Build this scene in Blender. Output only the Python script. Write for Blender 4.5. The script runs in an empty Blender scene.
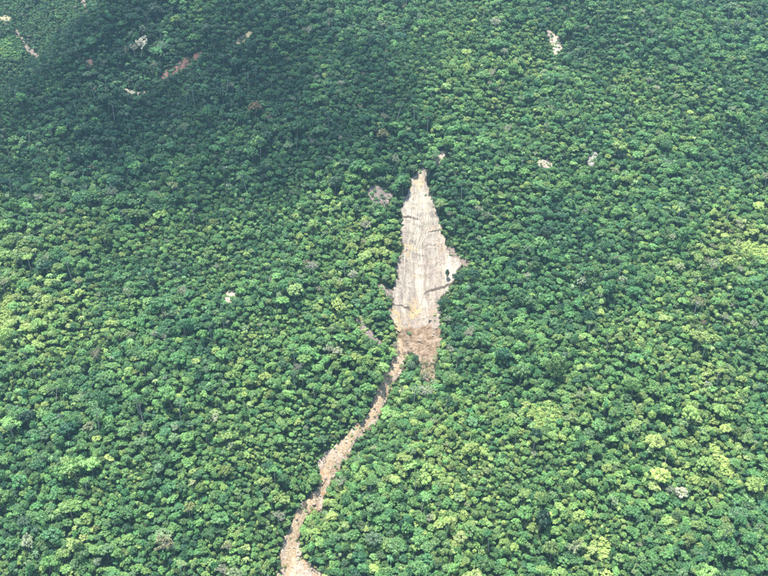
import bpy, math, random
import numpy as np

random.seed(7)
rng = np.random.default_rng(7)
SC = bpy.context.scene
COL = SC.collection

# ------------------------------------------------------------------ camera
CAM_Z, PITCH, F = 600.0, math.radians(28.0), 823.0      # F in pixels of a 768 wide picture
cam_data = bpy.data.cameras.new('camera')
cam_data.sensor_width = 36.0
cam_data.lens = 36.0 * F / 768.0
cam_data.clip_start = 1.0
cam_data.clip_end = 20000.0
cam = bpy.data.objects.new('camera', cam_data)
cam.location = (0, 0, CAM_Z)
cam.rotation_euler = (math.pi / 2 - PITCH, 0, 0)
COL.objects.link(cam)
SC.camera = cam

# ------------------------------------------------------------------ sky, sun, exposure
SUN = np.array((-0.15, 0.04, 0.98)); SUN = SUN / np.linalg.norm(SUN)      # towards the sun
sun_el = math.asin(SUN[2]); sun_az = math.atan2(SUN[0], SUN[1])
world = bpy.data.worlds.new('World')
SC.world = world
world.use_nodes = True
wn = world.node_tree
wn.nodes.clear()
sky = wn.nodes.new('ShaderNodeTexSky'); sky.sky_type = 'NISHITA'; sky.sun_disc = False
sky.sun_elevation = sun_el; sky.sun_rotation = sun_az
bgn = wn.nodes.new('ShaderNodeBackground'); bgn.inputs['Strength'].default_value = 0.10
wo = wn.nodes.new('ShaderNodeOutputWorld')
wn.links.new(sky.outputs[0], bgn.inputs[0]); wn.links.new(bgn.outputs[0], wo.inputs[0])
sl = bpy.data.lights.new('sun', 'SUN'); sl.energy = 4.9; sl.angle = math.radians(0.5); sl.color = (1.0, 0.95, 0.86)
so = bpy.data.objects.new('sun', sl); COL.objects.link(so)
from mathutils import Vector
so.rotation_euler = Vector(SUN).to_track_quat('Z', 'Y').to_euler()
so.location = (0, 0, 1500)
SC.view_settings.view_transform = 'Standard'
SC.view_settings.look = 'None'
SC.view_settings.exposure = 1.33
SC.view_settings.gamma = 1.0
SC.view_settings.use_curve_mapping = False
cy = SC.cycles
cy.max_bounces = 5; cy.diffuse_bounces = 3; cy.glossy_bounces = 1; cy.transmission_bounces = 2
cy.volume_bounces = 0; cy.transparent_max_bounces = 6
cy.use_denoising = False

# ------------------------------------------------------------------ numpy noise
def _hash(ix, iy, s):
    n = (ix.astype(np.int64) * 374761393 + iy.astype(np.int64) * 668265263 + s * 982451653) & 0x7fffffff
    n = ((n ^ (n >> 13)) * 1274126177) & 0x7fffffff
    return ((n ^ (n >> 16)) & 0xffff) / 65535.0

def vnoise(x, y, s=0):
    x = np.asarray(x, float); y = np.asarray(y, float)
    ix = np.floor(x); iy = np.floor(y); fx = x - ix; fy = y - iy
    fx = fx * fx * fx * (fx * (fx * 6 - 15) + 10); fy = fy * fy * fy * (fy * (fy * 6 - 15) + 10)
    a = _hash(ix, iy, s); b = _hash(ix + 1, iy, s); c = _hash(ix, iy + 1, s); d = _hash(ix + 1, iy + 1, s)
    return (a * (1 - fx) + b * fx) * (1 - fy) + (c * (1 - fx) + d * fx) * fy

def fbm(x, y, s=0, o=4):
    t = 0.0; a = 0.5; n = 0.0
    for k in range(o):
        t = t + a * vnoise(x * 2 ** k + 17.3 * k, y * 2 ** k - 9.1 * k, s + k); n += a; a *= 0.5
    return t / n - 0.5

def sstep(a, b, x):
    t = np.clip((x - a) / (b - a), 0, 1); return t * t * (3 - 2 * t)

# ------------------------------------------------------------------ pixels <-> ground
CP, SP = math.cos(PITCH), math.sin(PITCH)
def project(x, y, z):
    dz = np.asarray(z) - CAM_Z
    dep = y * CP - dz * SP
    upc = y * SP + dz * CP
    return 384 + F * x / dep, 288 - F * upc / dep

def unproject(u, v, Hf, lift=0.0):
    u = np.atleast_1d(np.asarray(u, float)); v = np.atleast_1d(np.asarray(v, float))
    a = (u - 384) / F; b = (288 - v) / F
    dx = a; dy = CP + b * SP; dz = -SP + b * CP
    t = np.full(u.shape, 250.0); done = np.zeros(u.shape, bool)
    for _ in range(500):
        gap = CAM_Z + dz * t - (Hf(dx * t, dy * t) + lift)
        done |= gap < 0.05
        t = np.where(done, t, t + np.clip(gap * 0.5, 0.04, 25))
        if done.all() or t.min() > 4000: break
    return dx * t, dy * t

SLOPE = math.tan(math.radians(28.0))
def H0(x, y):
    x = np.asarray(x, float); y = np.asarray(y, float)
    z = 86 + (y - 475) * SLOPE
    z = np.where(y < 330, 9 + (y - 330) * 0.12, z)
    z = z + sstep(430, 250, y) * 0
    z = np.maximum(z, -45)
    top = 1240 + 60 * fbm(x / 300, 0 * x, 71, 3)
    over = np.maximum(y - top, 0)
    z = z - np.where(over > 0, over * SLOPE * 0.35 + 0.9 * SLOPE * np.maximum(over - 140, 0), 0)
    z = np.maximum(z, -45)
    # flanks curve gently
    z = z + 44 * fbm(x / 260 + 3.1, y / 300, 11, 3) + 34 * fbm(x / 85 + y / 400, y / 190, 23, 3) + 9 * fbm(x / 34, y / 48, 29, 2)
    return z

# stream axis in pixels, from above the fall to the bottom edge
AXIS_PX = [(556, 5), (552, 45), (520, 95), (470, 130), (445, 150), (424, 172), (420, 200), (420, 230), (420, 260), (416, 290),
           (414, 315), (408, 340), (396, 362), (388, 385), (378, 405), (370, 420), (352, 437), (334, 455), (327, 475),
           (318, 495), (303, 512), (294, 530), (290, 552), (292, 576), (280, 640), (262, 720)]
ax, ay = unproject([p[0] for p in AXIS_PX], [p[1] for p in AXIS_PX], H0)
AX = np.stack([ax, ay], 1)
AX_DEPTH = 1.4 * np.array([9, 9, 8, 6, 4, 4, 6, 10, 15, 20, 25, 27, 27, 25, 23, 21, 19, 18, 17, 17, 16, 16, 16, 16, 15, 15], float)
AX_WIDTH = np.array([34, 34, 34, 36, 40, 46, 56, 66, 74, 78, 78, 70, 60, 52, 48, 44, 42, 40, 40, 40, 40, 40, 40, 40, 40, 40], float)

def axis_dist(x, y):
    x = np.asarray(x, float); y = np.asarray(y, float)
    best = np.full(x.shape, 1e9); dep = np.zeros(x.shape); wid = np.full(x.shape, 40.0)
    for k in range(len(AX) - 1):
        a, b = AX[k], AX[k + 1]; d = b - a; L = d @ d
        t = np.clip(((x - a[0]) * d[0] + (y - a[1]) * d[1]) / L, 0, 1)
        q = np.hypot(x - a[0] - t * d[0], y - a[1] - t * d[1])
        m = q < best
        best = np.where(m, q, best)
        dep = np.where(m, AX_DEPTH[k] * (1 - t) + AX_DEPTH[k + 1] * t, dep)
        wid = np.where(m, AX_WIDTH[k] * (1 - t) + AX_WIDTH[k + 1] * t, wid)
    return best, dep, wid

# spur crest in the upper left, the land behind it lies lower
sx_, sy_ = unproject([-60, 20, 110, 190], [150, 112, 20, -40], H0)
SPUR = np.stack([sx_, sy_], 1)
def H(x, y):
    x = np.asarray(x, float); y = np.asarray(y, float)
    z = H0(x, y)
    d, dep, wid = axis_dist(x, y)
    z = z - dep * np.exp(-(np.sqrt(d * d + 16) - 4) / wid * 1.25)
    sd = np.full(x.shape, -1e9); cr = np.full(x.shape, 1e9)
    for k in range(len(SPUR) - 1):
        a, b = SPUR[k], SPUR[k + 1]; e = (b - a) / np.linalg.norm(b - a)
        side = (x - a[0]) * -e[1] + (y - a[1]) * e[0]
        along = np.clip((x - a[0]) * e[0] + (y - a[1]) * e[1], 0, np.linalg.norm(b - a))
        q = np.hypot(x - a[0] - along * e[0], y - a[1] - along * e[1])
        m = q < cr
        cr = np.where(m, q, cr); sd = np.where(m, side, sd)
    z = z + 10 * np.exp(-(cr / 34) ** 2) - 62 * sstep(10, 120, sd) * sstep(1700, 1400, y)
    return z

# ------------------------------------------------------------------ outlines of everything bare, in pixels of the photograph
def smooth_poly(p, n=3):
    p = np.array(p, float)
    for _ in range(n):
        q = np.roll(p, -1, 0)
        p = np.stack([0.75 * p + 0.25 * q, 0.25 * p + 0.75 * q], 1).reshape(-1, 2)
    return p

def inside(px, py, poly):
    px = np.asarray(px, float); py = np.asarray(py, float)
    r = np.zeros(px.shape, bool); n = len(poly)
    for i in range(n):
        x1, y1 = poly[i]; x2, y2 = poly[(i + 1) % n]
        if y1 == y2: continue
        c = ((y1 > py) != (y2 > py)) & (px < (x2 - x1) * (py - y1) / (y2 - y1) + x1)
        r ^= c
    return r

FACE_PX = [(423, 168), (427, 171), (427, 189), (434, 202), (439, 216), (442, 231), (446, 243), (450, 255), (457, 261), (462, 267), (456, 272), (453, 279),
           (450, 290), (440, 297), (437, 309), (440, 317), (441, 328), (422, 332), (398, 330), (391, 322), (391, 308), (393, 297), (398, 282), (397, 264), (403, 250),
           (401, 235), (401, 220), (402, 207), (406, 195), (411, 185), (411, 177)]
UPPER_PX = [(446, 149), (448, 152), (441, 160), (437, 167), (432, 167), (434, 160), (441, 152)]
FAN_PX = [(398, 327), (442, 325), (440, 340), (438, 352), (435, 364), (435, 380), (428, 384), (420, 378), (419, 360), (410, 352), (404, 356), (396, 352), (397, 338)]
BED_PX = [(397, 345), (407, 350), (405, 356), (403, 368), (399, 378), (391, 385), (389, 398), (381, 411), (377, 423), (362, 433), (351, 449), (340, 467),
          (332, 482), (324, 491), (323, 512), (318, 511), (312, 510), (302, 515), (299, 529), (299, 548), (303, 560), (322, 572), (324, 582), (318, 640), (300, 720), (250, 720), (268, 640), (279, 576), (281, 545),
          (288, 530), (298, 513), (305, 497), (318, 492), (322, 477), (318, 465), (326, 453), (344, 440), (357, 429), (369, 415), (373, 399), (383, 382), (390, 366), (396, 352)]
PATCHES = [  # name, colour key, label, category, outline in pixels
 ('soil_slip', 'red', 'reddish bare soil slip running diagonally through the dark upper forest', 'soil slip', [(158, 79), (166, 70), (175, 66), (183, 59), (192, 55), (201, 50), (203, 53), (196, 60), (189, 66), (180, 71), (170, 76), (160, 82)]),
 ('soil_slip', 'pale', 'short pale curved strip of bare earth below the red soil slip', 'soil slip', [(124, 87), (130, 90), (138, 91.5), (146, 92), (146, 94), (137, 94.5), (129, 93), (124, 90)]),
 ('soil_slip', 'cream', 'cream coloured bare streak slanting in dark forest, upper left', 'soil slip', [(235, 41), (243, 35.5), (250, 31), (253, 33), (248, 39.5), (241, 44), (235, 45)]),
 ('rock_outcrop', 'rockpale', 'pinkish pale rock streak near the top of the hillside', 'rock outcrop', [(546, 29), (552, 30), (557, 36), (563, 45), (561, 51), (556, 56), (552, 55), (553, 48), (549, 40), (546, 34)]),
 ('rock_outcrop', 'rockpale', 'small pale rock outcrop in the forest upper right of the bare rock face', 'rock outcrop', [(537, 160), (544, 159), (551, 162), (553, 168), (546, 168), (538, 166)]),
 ('rock_outcrop', 'rockgrey', 'narrow grey rock scarp with a dark cleft among upper right trees', 'rock outcrop', [(588, 155), (593, 151), (598, 152), (597, 159), (594, 165), (589, 168), (587, 164)]),
 ('rock_outcrop', 'rockpink', 'greyish pink rock outcrop just left of the top of the bare rock face', 'rock outcrop', [(367, 190), (373, 186), (381, 187), (392, 193), (394, 197), (388, 203), (384, 208), (381, 203), (374, 201), (367, 197)]),
 ('rock_outcrop', 'rockpale', 'small whitish rock showing through the left hand forest', 'rock outcrop', [(224, 293), (230, 290), (235, 293), (234, 299), (227, 302), (223, 299)]),
 ('eroded_gully', 'rockpink', 'narrow greyish eroded gully left of the foot of the bare rock face', 'gully', [(357, 313), (362, 316), (367, 326), (377, 338), (384, 345), (381, 347), (372, 341), (362, 331), (356, 321)]),
 ('rock_outcrop', 'rockpink', 'grey brown rock bank on the left edge of the rock face', 'rock outcrop', [(377, 283), (384, 284), (393, 292), (394, 299), (386, 295), (378, 288)]),
 ('soil_slip', 'cream', 'pale bare patch near the top left corner of the photograph', 'soil slip', [(0, 17), (6, 15), (13, 18), (11, 21), (3, 21), (-4, 20)]),
 ('soil_slip', 'pinkish', 'thin broken line of pale bare soil on the far top left slope', 'soil slip', [(13, 29), (17, 30), (22, 37), (28, 46), (36, 52), (43, 58), (38, 58), (29, 54), (24, 45), (18, 36)]),
 ('soil_slip', 'pinkish', 'tiny pale soil streak at the top edge of the far left slope', 'soil slip', [(81, -2), (84, -2), (87, 5), (85, 7), (82, 3)]),
 ('soil_slip', 'redfaint', 'faint reddish bare spot on the upper left spur', 'soil slip', [(85, 61), (91, 58), (94, 62), (92, 67), (86, 67)]),
 ('soil_slip', 'pinkish', 'slim pale bare strip right of the rock face beside its ledge tip', 'soil slip', [(447, 243), (451, 246), (456, 255), (464, 258), (470, 266), (466, 268), (459, 263), (452, 258)]),
]
CLEARINGS = [  # grassy openings, pixels: outline, strength of the yellow
 ([(738, 243), (750, 240), (768, 246), (790, 250), (790, 258), (764, 256), (745, 253)], 1.0),
 ([(708, 440), (716, 441), (721, 450), (731, 463), (736, 474), (730, 478), (723, 468), (713, 455)], 0.9),
 ([(596, 540), (606, 536), (612, 546), (606, 560), (598, 562)], 1.0),
 ([(532, 402), (556, 400), (566, 412), (556, 430), (536, 428), (526, 414)], 0.35),
 ([(6, 34), (18, 36), (24, 50), (20, 64), (6, 60), (-6, 50)], 0.5),
 ([(40, 96), (62, 78), (84, 68), (84, 72), (62, 84), (42, 100)], 0.45),
 ([(-10, 300), (14, 290), (18, 310), (6, 345), (-10, 350)], 0.4),
]

def to_ground(px):
    p = np.array(px, float); x, y = unproject(p[:, 0], p[:, 1], H); return np.stack([x, y], 1)

def ragged(p, amp, seed):
    p = smooth_poly(p, 1); q = np.roll(p, -1, 0); out_ = []
    for a, c in zip(p, q):
        n = max(1, int(np.hypot(*(c - a)) / 2.0)); out_ += [a + (c - a) * k / n for k in range(n)]
    p = np.array(out_)
    return p + amp * 2 * np.stack([fbm(p[:, 0] / 5, p[:, 1] / 5, seed, 3), .7 * fbm(p[:, 0] / 5, p[:, 1] / 5, seed + 9, 3)], 1)
FACE = ragged(FACE_PX, 3.0, 501); FAN = ragged(FAN_PX, 2.5, 521); BED = ragged(BED_PX, 2.0, 541); UPPER = smooth_poly(UPPER_PX, 1)
FACE_G, FAN_G, BED_G, UPPER_G = map(to_ground, (FACE, FAN, BED, UPPER))
for q in PATCHES: pass
PATCH_PX = [smooth_poly(q[4], 1) for q in PATCHES]
PATCH_G = [to_ground(q) for q in PATCH_PX]
CLEAR_PX = [smooth_poly(q[0], 2) for q in CLEARINGS]

# ------------------------------------------------------------------ materials
def new_mat(name):
    m = bpy.data.materials.new(name); m.use_nodes = True
    nt = m.node_tree; b = nt.nodes['Principled BSDF']
    b.inputs['Roughness'].default_value = 0.9
    b.inputs['Specular IOR Level'].default_value = 0.2
    return m, nt, b

def noise_node(nt, scale, vec=None, detail=5, rough=0.6, stretch=None):
    n = nt.nodes.new('ShaderNodeTexNoise'); n.inputs['Scale'].default_value = scale
    n.inputs['Detail'].default_value = detail; n.inputs['Roughness'].default_value = rough
    g = nt.nodes.new('ShaderNodeNewGeometry'); src = g.outputs['Position']
    if stretch:
        mp = nt.nodes.new('ShaderNodeMapping'); mp.inputs['Scale'].default_value = stretch
        nt.links.new(src, mp.inputs['Vector']); src = mp.outputs[0]
    nt.links.new(src, n.inputs['Vector'])
    return n.outputs['Fac']

def ramp(nt, fac, stops):
    r = nt.nodes.new('ShaderNodeValToRGB'); e = r.color_ramp.elements
    while len(e) > len(stops): e.remove(e[-1])
    while len(e) < len(stops): e.new(0.5)
    for k, (p, c) in enumerate(stops): e[k].position = p; e[k].color = (*c, 1) if len(c) == 3 else c
    nt.links.new(fac, r.inputs['Fac']); return r.outputs['Color']

def mix(nt, a, b, fac, mode='MIX'):
    n = nt.nodes.new('ShaderNodeMix'); n.data_type = 'RGBA'; n.blend_type = mode
    for sock, val in ((n.inputs[0], fac), (n.inputs[6], a), (n.inputs[7], b)):
        if hasattr(val, 'is_linked') or hasattr(val, 'links'): nt.links.new(val, sock)
        elif isinstance(val, (int, float)): sock.default_value = val
        else: sock.default_value = (*val, 1)
    return n.outputs[2]

def bump(nt, b, fac, dist, strength=1.0):
    n = nt.nodes.new('ShaderNodeBump'); n.inputs['Distance'].default_value = dist; n.inputs['Strength'].default_value = strength
    nt.links.new(fac, n.inputs['Height']); nt.links.new(n.outputs[0], b.inputs['Normal'])

def earth_mat(name, stops, scale=0.25, stretch=None, stain=None, bumpd=0.4):
    m, nt, b = new_mat(name)
    f = noise_node(nt, scale, detail=8, rough=0.65, stretch=stretch)
    c = ramp(nt, f, stops)
    if stain:
        f2 = noise_node(nt, stain[1], detail=6, rough=0.6, stretch=stain[2] if len(stain) > 2 else None)
        k = ramp(nt, f2, [(0.48, (0, 0, 0)), (0.66, (1, 1, 1))])
        c = mix(nt, c, stain[0], k)
    nt.links.new(c, b.inputs['Base Color'])
    bump(nt, b, noise_node(nt, 1.1, detail=8, rough=0.7), bumpd)
    return m

M = {}
M['floor'] = earth_mat('forest_floor', [(0.3, (0.02, 0.034, 0.014)), (0.55, (0.03, 0.055, 0.018)), (0.75, (0.045, 0.05, 0.025))], 0.08)
# bare rock: pale, with streaks running down the slope
m, nt, b = new_mat('bare_rock')
st = (0.20, 0.03, 0.022)
f = noise_node(nt, 1.0, detail=7, rough=0.62, stretch=st)
c = ramp(nt, f, [(0.30, (0.145, 0.125, 0.108)), (0.42, (0.275, 0.242, 0.198)), (0.55, (0.36, 0.326, 0.268)), (0.70, (0.44, 0.408, 0.345))])
f2 = noise_node(nt, 0.055, detail=6, rough=0.6)
c = mix(nt, c, (0.42, 0.27, 0.12), ramp(nt, f2, [(0.58, (0, 0, 0)), (0.72, (0.5, 0.5, 0.5))]))
f3 = noise_node(nt, 0.9, detail=6, rough=0.7, stretch=(0.45, 0.03, 0.02))
c = mix(nt, c, (0.15, 0.135, 0.125), ramp(nt, f3, [(0.58, (0, 0, 0)), (0.70, (0.6, 0.6, 0.6))]))
f5 = noise_node(nt, 0.05, detail=4, rough=0.55, stretch=(1.0, 0.35, 0.35))
c = mix(nt, c, (0.215, 0.172, 0.148), ramp(nt, f5, [(0.45, (0, 0, 0)), (0.64, (0.7, 0.7, 0.7))]))
f4 = noise_node(nt, 0.45, detail=8, rough=0.7)
c = mix(nt, c, ramp(nt, f4, [(0.34, (0.55, 0.50, 0.47)), (0.56, (1, 1, 1))]), 1.0, 'MULTIPLY')
nt.links.new(c, b.inputs['Base Color']); b.inputs['Roughness'].default_value = 0.75
bump(nt, b, noise_node(nt, 0.8, detail=9, rough=0.7), 0.5)
M['rock'] = m
M['ledge'] = earth_mat('shaded_ledge_rock', [(0.3, (0.09, 0.07, 0.055)), (0.6, (0.19, 0.15, 0.12)), (0.8, (0.3, 0.25, 0.2))], 0.6)  # dark wet rock; its tone also paints in shade under the ledges
M['fan'] = earth_mat('landslide_soil', [(0.34, (0.07, 0.047, 0.028)), (0.5, (0.165, 0.112, 0.07)), (0.68, (0.27, 0.205, 0.14))], 0.30, stain=((0.28, 0.22, 0.165), 0.13))
M['bed'] = earth_mat('stream_gravel', [(0.30, (0.16, 0.12, 0.088)), (0.46, (0.32, 0.26, 0.20)), (0.66, (0.44, 0.39, 0.33))], 0.42, stain=((0.28, 0.175, 0.085), 0.10))
M['bank'] = earth_mat('bank_soil', [(0.3, (0.10, 0.07, 0.04)), (0.55, (0.22, 0.15, 0.09)), (0.75, (0.34, 0.27, 0.19))], 0.35)
for key, stops in {
    'red': [(0.3, (0.10, 0.055, 0.046)), (0.6, (0.18, 0.098, 0.084)), (0.8, (0.30, 0.19, 0.165))],
    'redfaint': [(0.3, (0.09, 0.06, 0.05)), (0.7, (0.17, 0.11, 0.09))],
    'pale': [(0.3, (0.2, 0.17, 0.13)), (0.7, (0.38, 0.34, 0.28))],
    'cream': [(0.3, (0.2, 0.175, 0.1)), (0.7, (0.38, 0.34, 0.22))],
    'pinkish': [(0.3, (0.12, 0.09, 0.07)), (0.7, (0.26, 0.215, 0.18))],
    'rockpale': [(0.3, (0.20, 0.15, 0.12)), (0.5, (0.34, 0.28, 0.23)), (0.75, (0.48, 0.42, 0.36))],
    'rockgrey': [(0.3, (0.12, 0.11, 0.10)), (0.55, (0.3, 0.28, 0.26)), (0.75, (0.5, 0.47, 0.43))],
    'rockpink': [(0.34, (0.10, 0.08, 0.07)), (0.52, (0.20, 0.163, 0.143)), (0.72, (0.36, 0.31, 0.27))]}.items():
    M[key] = earth_mat('ground_' + key, stops, 0.5)
# water
m, nt, b = new_mat('muddy_water')
f = noise_node(nt, 0.55, detail=7, rough=0.7)
c = ramp(nt, f, [(0.36, (0.24, 0.16, 0.082)), (0.52, (0.34, 0.255, 0.16)), (0.64, (0.47, 0.42, 0.34))])
nt.links.new(c, b.inputs['Base Color']); b.inputs['Roughness'].default_value = 0.35
bump(nt, b, noise_node(nt, 2.0, detail=5), 0.25)
M['water'] = m
m, nt, b = new_mat('falling_water')
f = noise_node(nt, 1.2, detail=7, rough=0.65, stretch=(0.9, 0.08, 0.05))
c = ramp(nt, f, [(0.34, (0.27, 0.225, 0.165)), (0.5, (0.38, 0.345, 0.275)), (0.66, (0.48, 0.455, 0.39))])
nt.links.new(c, b.inputs['Base Color']); b.inputs['Roughness'].default_value = 0.5
bump(nt, b, f, 0.3)
M['fall'] = m
M['silt'] = earth_mat('ochre_silt', [(0.3, (0.25, 0.175, 0.09)), (0.5, (0.34, 0.26, 0.15)), (0.7, (0.40, 0.335, 0.235))], 0.5)
M['boulder'] = earth_mat('boulder_stone', [(0.3, (0.17, 0.135, 0.105)), (0.55, (0.31, 0.255, 0.205)), (0.75, (0.44, 0.385, 0.32))], 0.7, bumpd=0.15)
M['wood'] = earth_mat('dead_wood', [(0.3, (0.06, 0.045, 0.035)), (0.7, (0.16, 0.125, 0.095))], 1.2, bumpd=0.05)
M['bark'] = earth_mat('bark', [(0.3, (0.11, 0.095, 0.075)), (0.7, (0.30, 0.275, 0.235))], 0.9, bumpd=0.05)
M['palebark'] = earth_mat('pale_bark', [(0.3, (0.33, 0.31, 0.27)), (0.7, (0.55, 0.52, 0.46))], 0.9, bumpd=0.05)

def leaf_mat(name):
    m, nt, b = new_mat(name)
    at = nt.nodes.new('ShaderNodeAttribute'); at.attribute_type = 'INSTANCER'; at.attribute_name = 'tint'
    sep = nt.nodes.new('ShaderNodeSeparateColor'); nt.links.new(at.outputs['Color'], sep.inputs[0])
    c = ramp(nt, sep.outputs[0], [(0.0, (0.024, 0.098, 0.050)), (0.33, (0.070, 0.205, 0.070)), (0.66, (0.150, 0.310, 0.086)), (1.0, (0.310, 0.415, 0.115))])
    c = mix(nt, c, (0.30, 0.285, 0.23), sep.outputs[2])
    c = mix(nt, c, (0.19, 0.125, 0.075), at.outputs['Alpha'])
    lv = nt.nodes.new('ShaderNodeAttribute'); lv.attribute_type = 'GEOMETRY'; lv.attribute_name = 'leaf_shade'
    mul = nt.nodes.new('ShaderNodeMath'); mul.operation = 'MULTIPLY'
    nt.links.new(lv.outputs['Fac'], mul.inputs[0]); nt.links.new(sep.outputs[1], mul.inputs[1])
    comb = nt.nodes.new('ShaderNodeCombineColor')
    for k in range(3): nt.links.new(mul.outputs[0], comb.inputs[k])
    c = mix(nt, c, comb.outputs[0], 1.0, 'MULTIPLY')
    nt.links.new(c, b.inputs['Base Color'])
    b.inputs['Roughness'].default_value = 0.42; b.inputs['Specular IOR Level'].default_value = 0.5
    tr = nt.nodes.new('ShaderNodeBsdfTranslucent'); nt.links.new(c, tr.inputs['Color'])
    mx = nt.nodes.new('ShaderNodeMixShader'); mx.inputs[0].default_value = 0.22
    out = [n for n in nt.nodes if n.type == 'OUTPUT_MATERIAL'][0]
    nt.links.new(b.outputs[0], mx.inputs[1]); nt.links.new(tr.outputs[0], mx.inputs[2]); nt.links.new(mx.outputs[0], out.inputs['Surface'])
    return m
M['leaf'] = leaf_mat('foliage')

# ------------------------------------------------------------------ mesh helpers
def mesh_np(name, verts, faces, mats, mat_idx=None, smooth=False, attr=None):
    """faces: an (n,3) or (n,4) integer array, or a list of such arrays"""
    if not isinstance(faces, list): faces = [faces]
    me = bpy.data.meshes.new(name)
    verts = np.asarray(verts, np.float32)
    loops = np.concatenate([np.asarray(f, np.int32).ravel() for f in faces])
    sizes = np.concatenate([np.full(len(f), f.shape[1], np.int32) for f in faces])
    starts = np.concatenate([[0], np.cumsum(sizes)[:-1]]).astype(np.int32)
    me.vertices.add(len(verts)); me.vertices.foreach_set('co', verts.ravel())
    me.loops.add(len(loops)); me.loops.foreach_set('vertex_index', loops)
    me.polygons.add(len(sizes)); me.polygons.foreach_set('loop_start', starts)
    for m in (mats if isinstance(mats, (list, tuple)) else [mats]): me.materials.append(m)
    if mat_idx is not None: me.polygons.foreach_set('material_index', np.asarray(mat_idx, np.int32))
    me.polygons.foreach_set('use_smooth', np.full(len(sizes), smooth))
    me.update(calc_edges=True)
    if attr is not None:
        a = me.attributes.new(attr[0], 'FLOAT', 'FACE'); a.data.foreach_set('value', np.asarray(attr[1], np.float32))
    me.validate()
    return me

def add(name, me, parent=None, **props):
    o = bpy.data.objects.new(name, me); COL.objects.link(o)
    if parent is not None: o.parent = parent
    for k, v in props.items(): o[k] = v
    return o

# ------------------------------------------------------------------ terrain
def axis_coords(a, b, lo, hi, step):
    core = np.arange(a, b + step, step); r = [core[-1]]; s = step
    while r[-1] < hi: s *= 1.25; r.append(r[-1] + s)
    l = [core[0]]; s = step
    while l[-1] > lo: s *= 1.25; l.append(l[-1] - s)
    return np.concatenate([np.array(l[1:])[::-1], core, np.array(r[1:])])
TX = axis_coords(-900, 900, -2300, 2300, 5.0); TY = axis_coords(300, 1500, -1500, 3000, 5.0)
gx, gy = np.meshgrid(TX, TY)
gz = H(gx, gy)
def dilated(poly_g, m):
    c = poly_g.mean(0)
    near = (gx > poly_g[:, 0].min() - m) & (gx < poly_g[:, 0].max() + m) & (gy > poly_g[:, 1].min() - m) & (gy < poly_g[:, 1].max() + m)
    r = np.zeros(gx.shape, bool)
    for dx, dy in ((0, 0), (m, 0), (-m, 0), (0, m), (0, -m)):
        r |= near & inside(gx + dx, gy + dy, poly_g)
    return r
low = np.zeros(gx.shape, bool)
low2 = np.zeros(gx.shape, bool)
for g in [FACE_G, FAN_G, BED_G, UPPER_G]: low |= dilated(g, 4.0)
for g in PATCH_G: low2 |= dilated(g, 4.0)
gz = gz - np.where(low, 1.6, np.where(low2, .5, 0.0))
ny, nx = gx.shape
ii = np.arange(nx * ny).reshape(ny, nx)
quads = np.stack([ii[:-1, :-1], ii[:-1, 1:], ii[1:, 1:], ii[1:, :-1]], -1).reshape(-1, 4)
add('hillside', mesh_np('hillside', np.stack([gx, gy, gz], -1).reshape(-1, 3), quads, M['floor'], smooth=True), kind='structure')

# ------------------------------------------------------------------ draped ground pieces: thick sheets with a rim
def drape(name, poly_g, mat, step, lift, disp=None, keep=None, rim=3.5, parent=None, edge=2.6, smooth=True, **props):
    x0, y0 = poly_g.min(0) - 4; x1, y1 = poly_g.max(0) + 4
    X, Y = np.meshgrid(np.arange(x0, x1, step), np.arange(y0, y1, step))
    jx = X + edge * 2.4 * fbm(X / 4.1, Y / 4.1, 301, 3); jy = Y + edge * 2.4 * fbm(X / 4.1, Y / 4.1, 401, 3)
    Z = H(X, Y) + lift
    if disp is not None: Z = Z + disp(X, Y, Z)
    cx = 0.25 * (jx[:-1, :-1] + jx[1:, :-1] + jx[:-1, 1:] + jx[1:, 1:]); cy_ = 0.25 * (jy[:-1, :-1] + jy[1:, :-1] + jy[:-1, 1:] + jy[1:, 1:])
    K = inside(cx, cy_, poly_g)
    if keep is not None:
        K &= keep(0.5 * (X[:-1, :-1] + X[1:, 1:]), 0.5 * (Y[:-1, :-1] + Y[1:, 1:]))
    if not K.any(): return None
    # wobble the lattice so rims are not straight steps
    XX = X + step * 0.35 * (vnoise(X * 3.3, Y * 3.3, 9) - 0.5); YY = Y + step * 0.35 * (vnoise(X * 3.3, Y * 3.3, 19) - 0.5)
    V = np.stack([XX, YY, Z], -1).reshape(-1, 3)
    n0, n1 = X.shape; I = np.arange(n0 * n1).reshape(n0, n1)
    q = np.stack([I[:-1, :-1], I[:-1, 1:], I[1:, 1:], I[1:, :-1]], -1)[K]
    Kp = np.pad(K, 1)
    sides = []
    for dr, dc, a, bq in ((-1, 0, 0, 1), (0, 1, 1, 2), (1, 0, 2, 3), (0, -1, 3, 0)):
        bd = K & ~Kp[1 + dr:1 + dr + K.shape[0], 1 + dc:1 + dc + K.shape[1]]
        qq = np.stack([I[:-1, :-1], I[:-1, 1:], I[1:, 1:], I[1:, :-1]], -1)[bd]
        sides.append(np.stack([qq[:, bq], qq[:, a]], 1))
    e = np.concatenate(sides); N = len(V)
    allf = np.concatenate([q, np.stack([e[:, 0], e[:, 1], e[:, 1] + N, e[:, 0] + N], 1)]); nq = len(q)
    V = np.concatenate([V, V - np.array([0, 0, rim])])
    used, inv = np.unique(allf, return_inverse=True)
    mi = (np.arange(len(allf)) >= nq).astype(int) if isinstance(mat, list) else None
    return add(name, mesh_np(name, V[used], inv.reshape(allf.shape), mat, mat_idx=mi, smooth=smooth), parent, **props)

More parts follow.
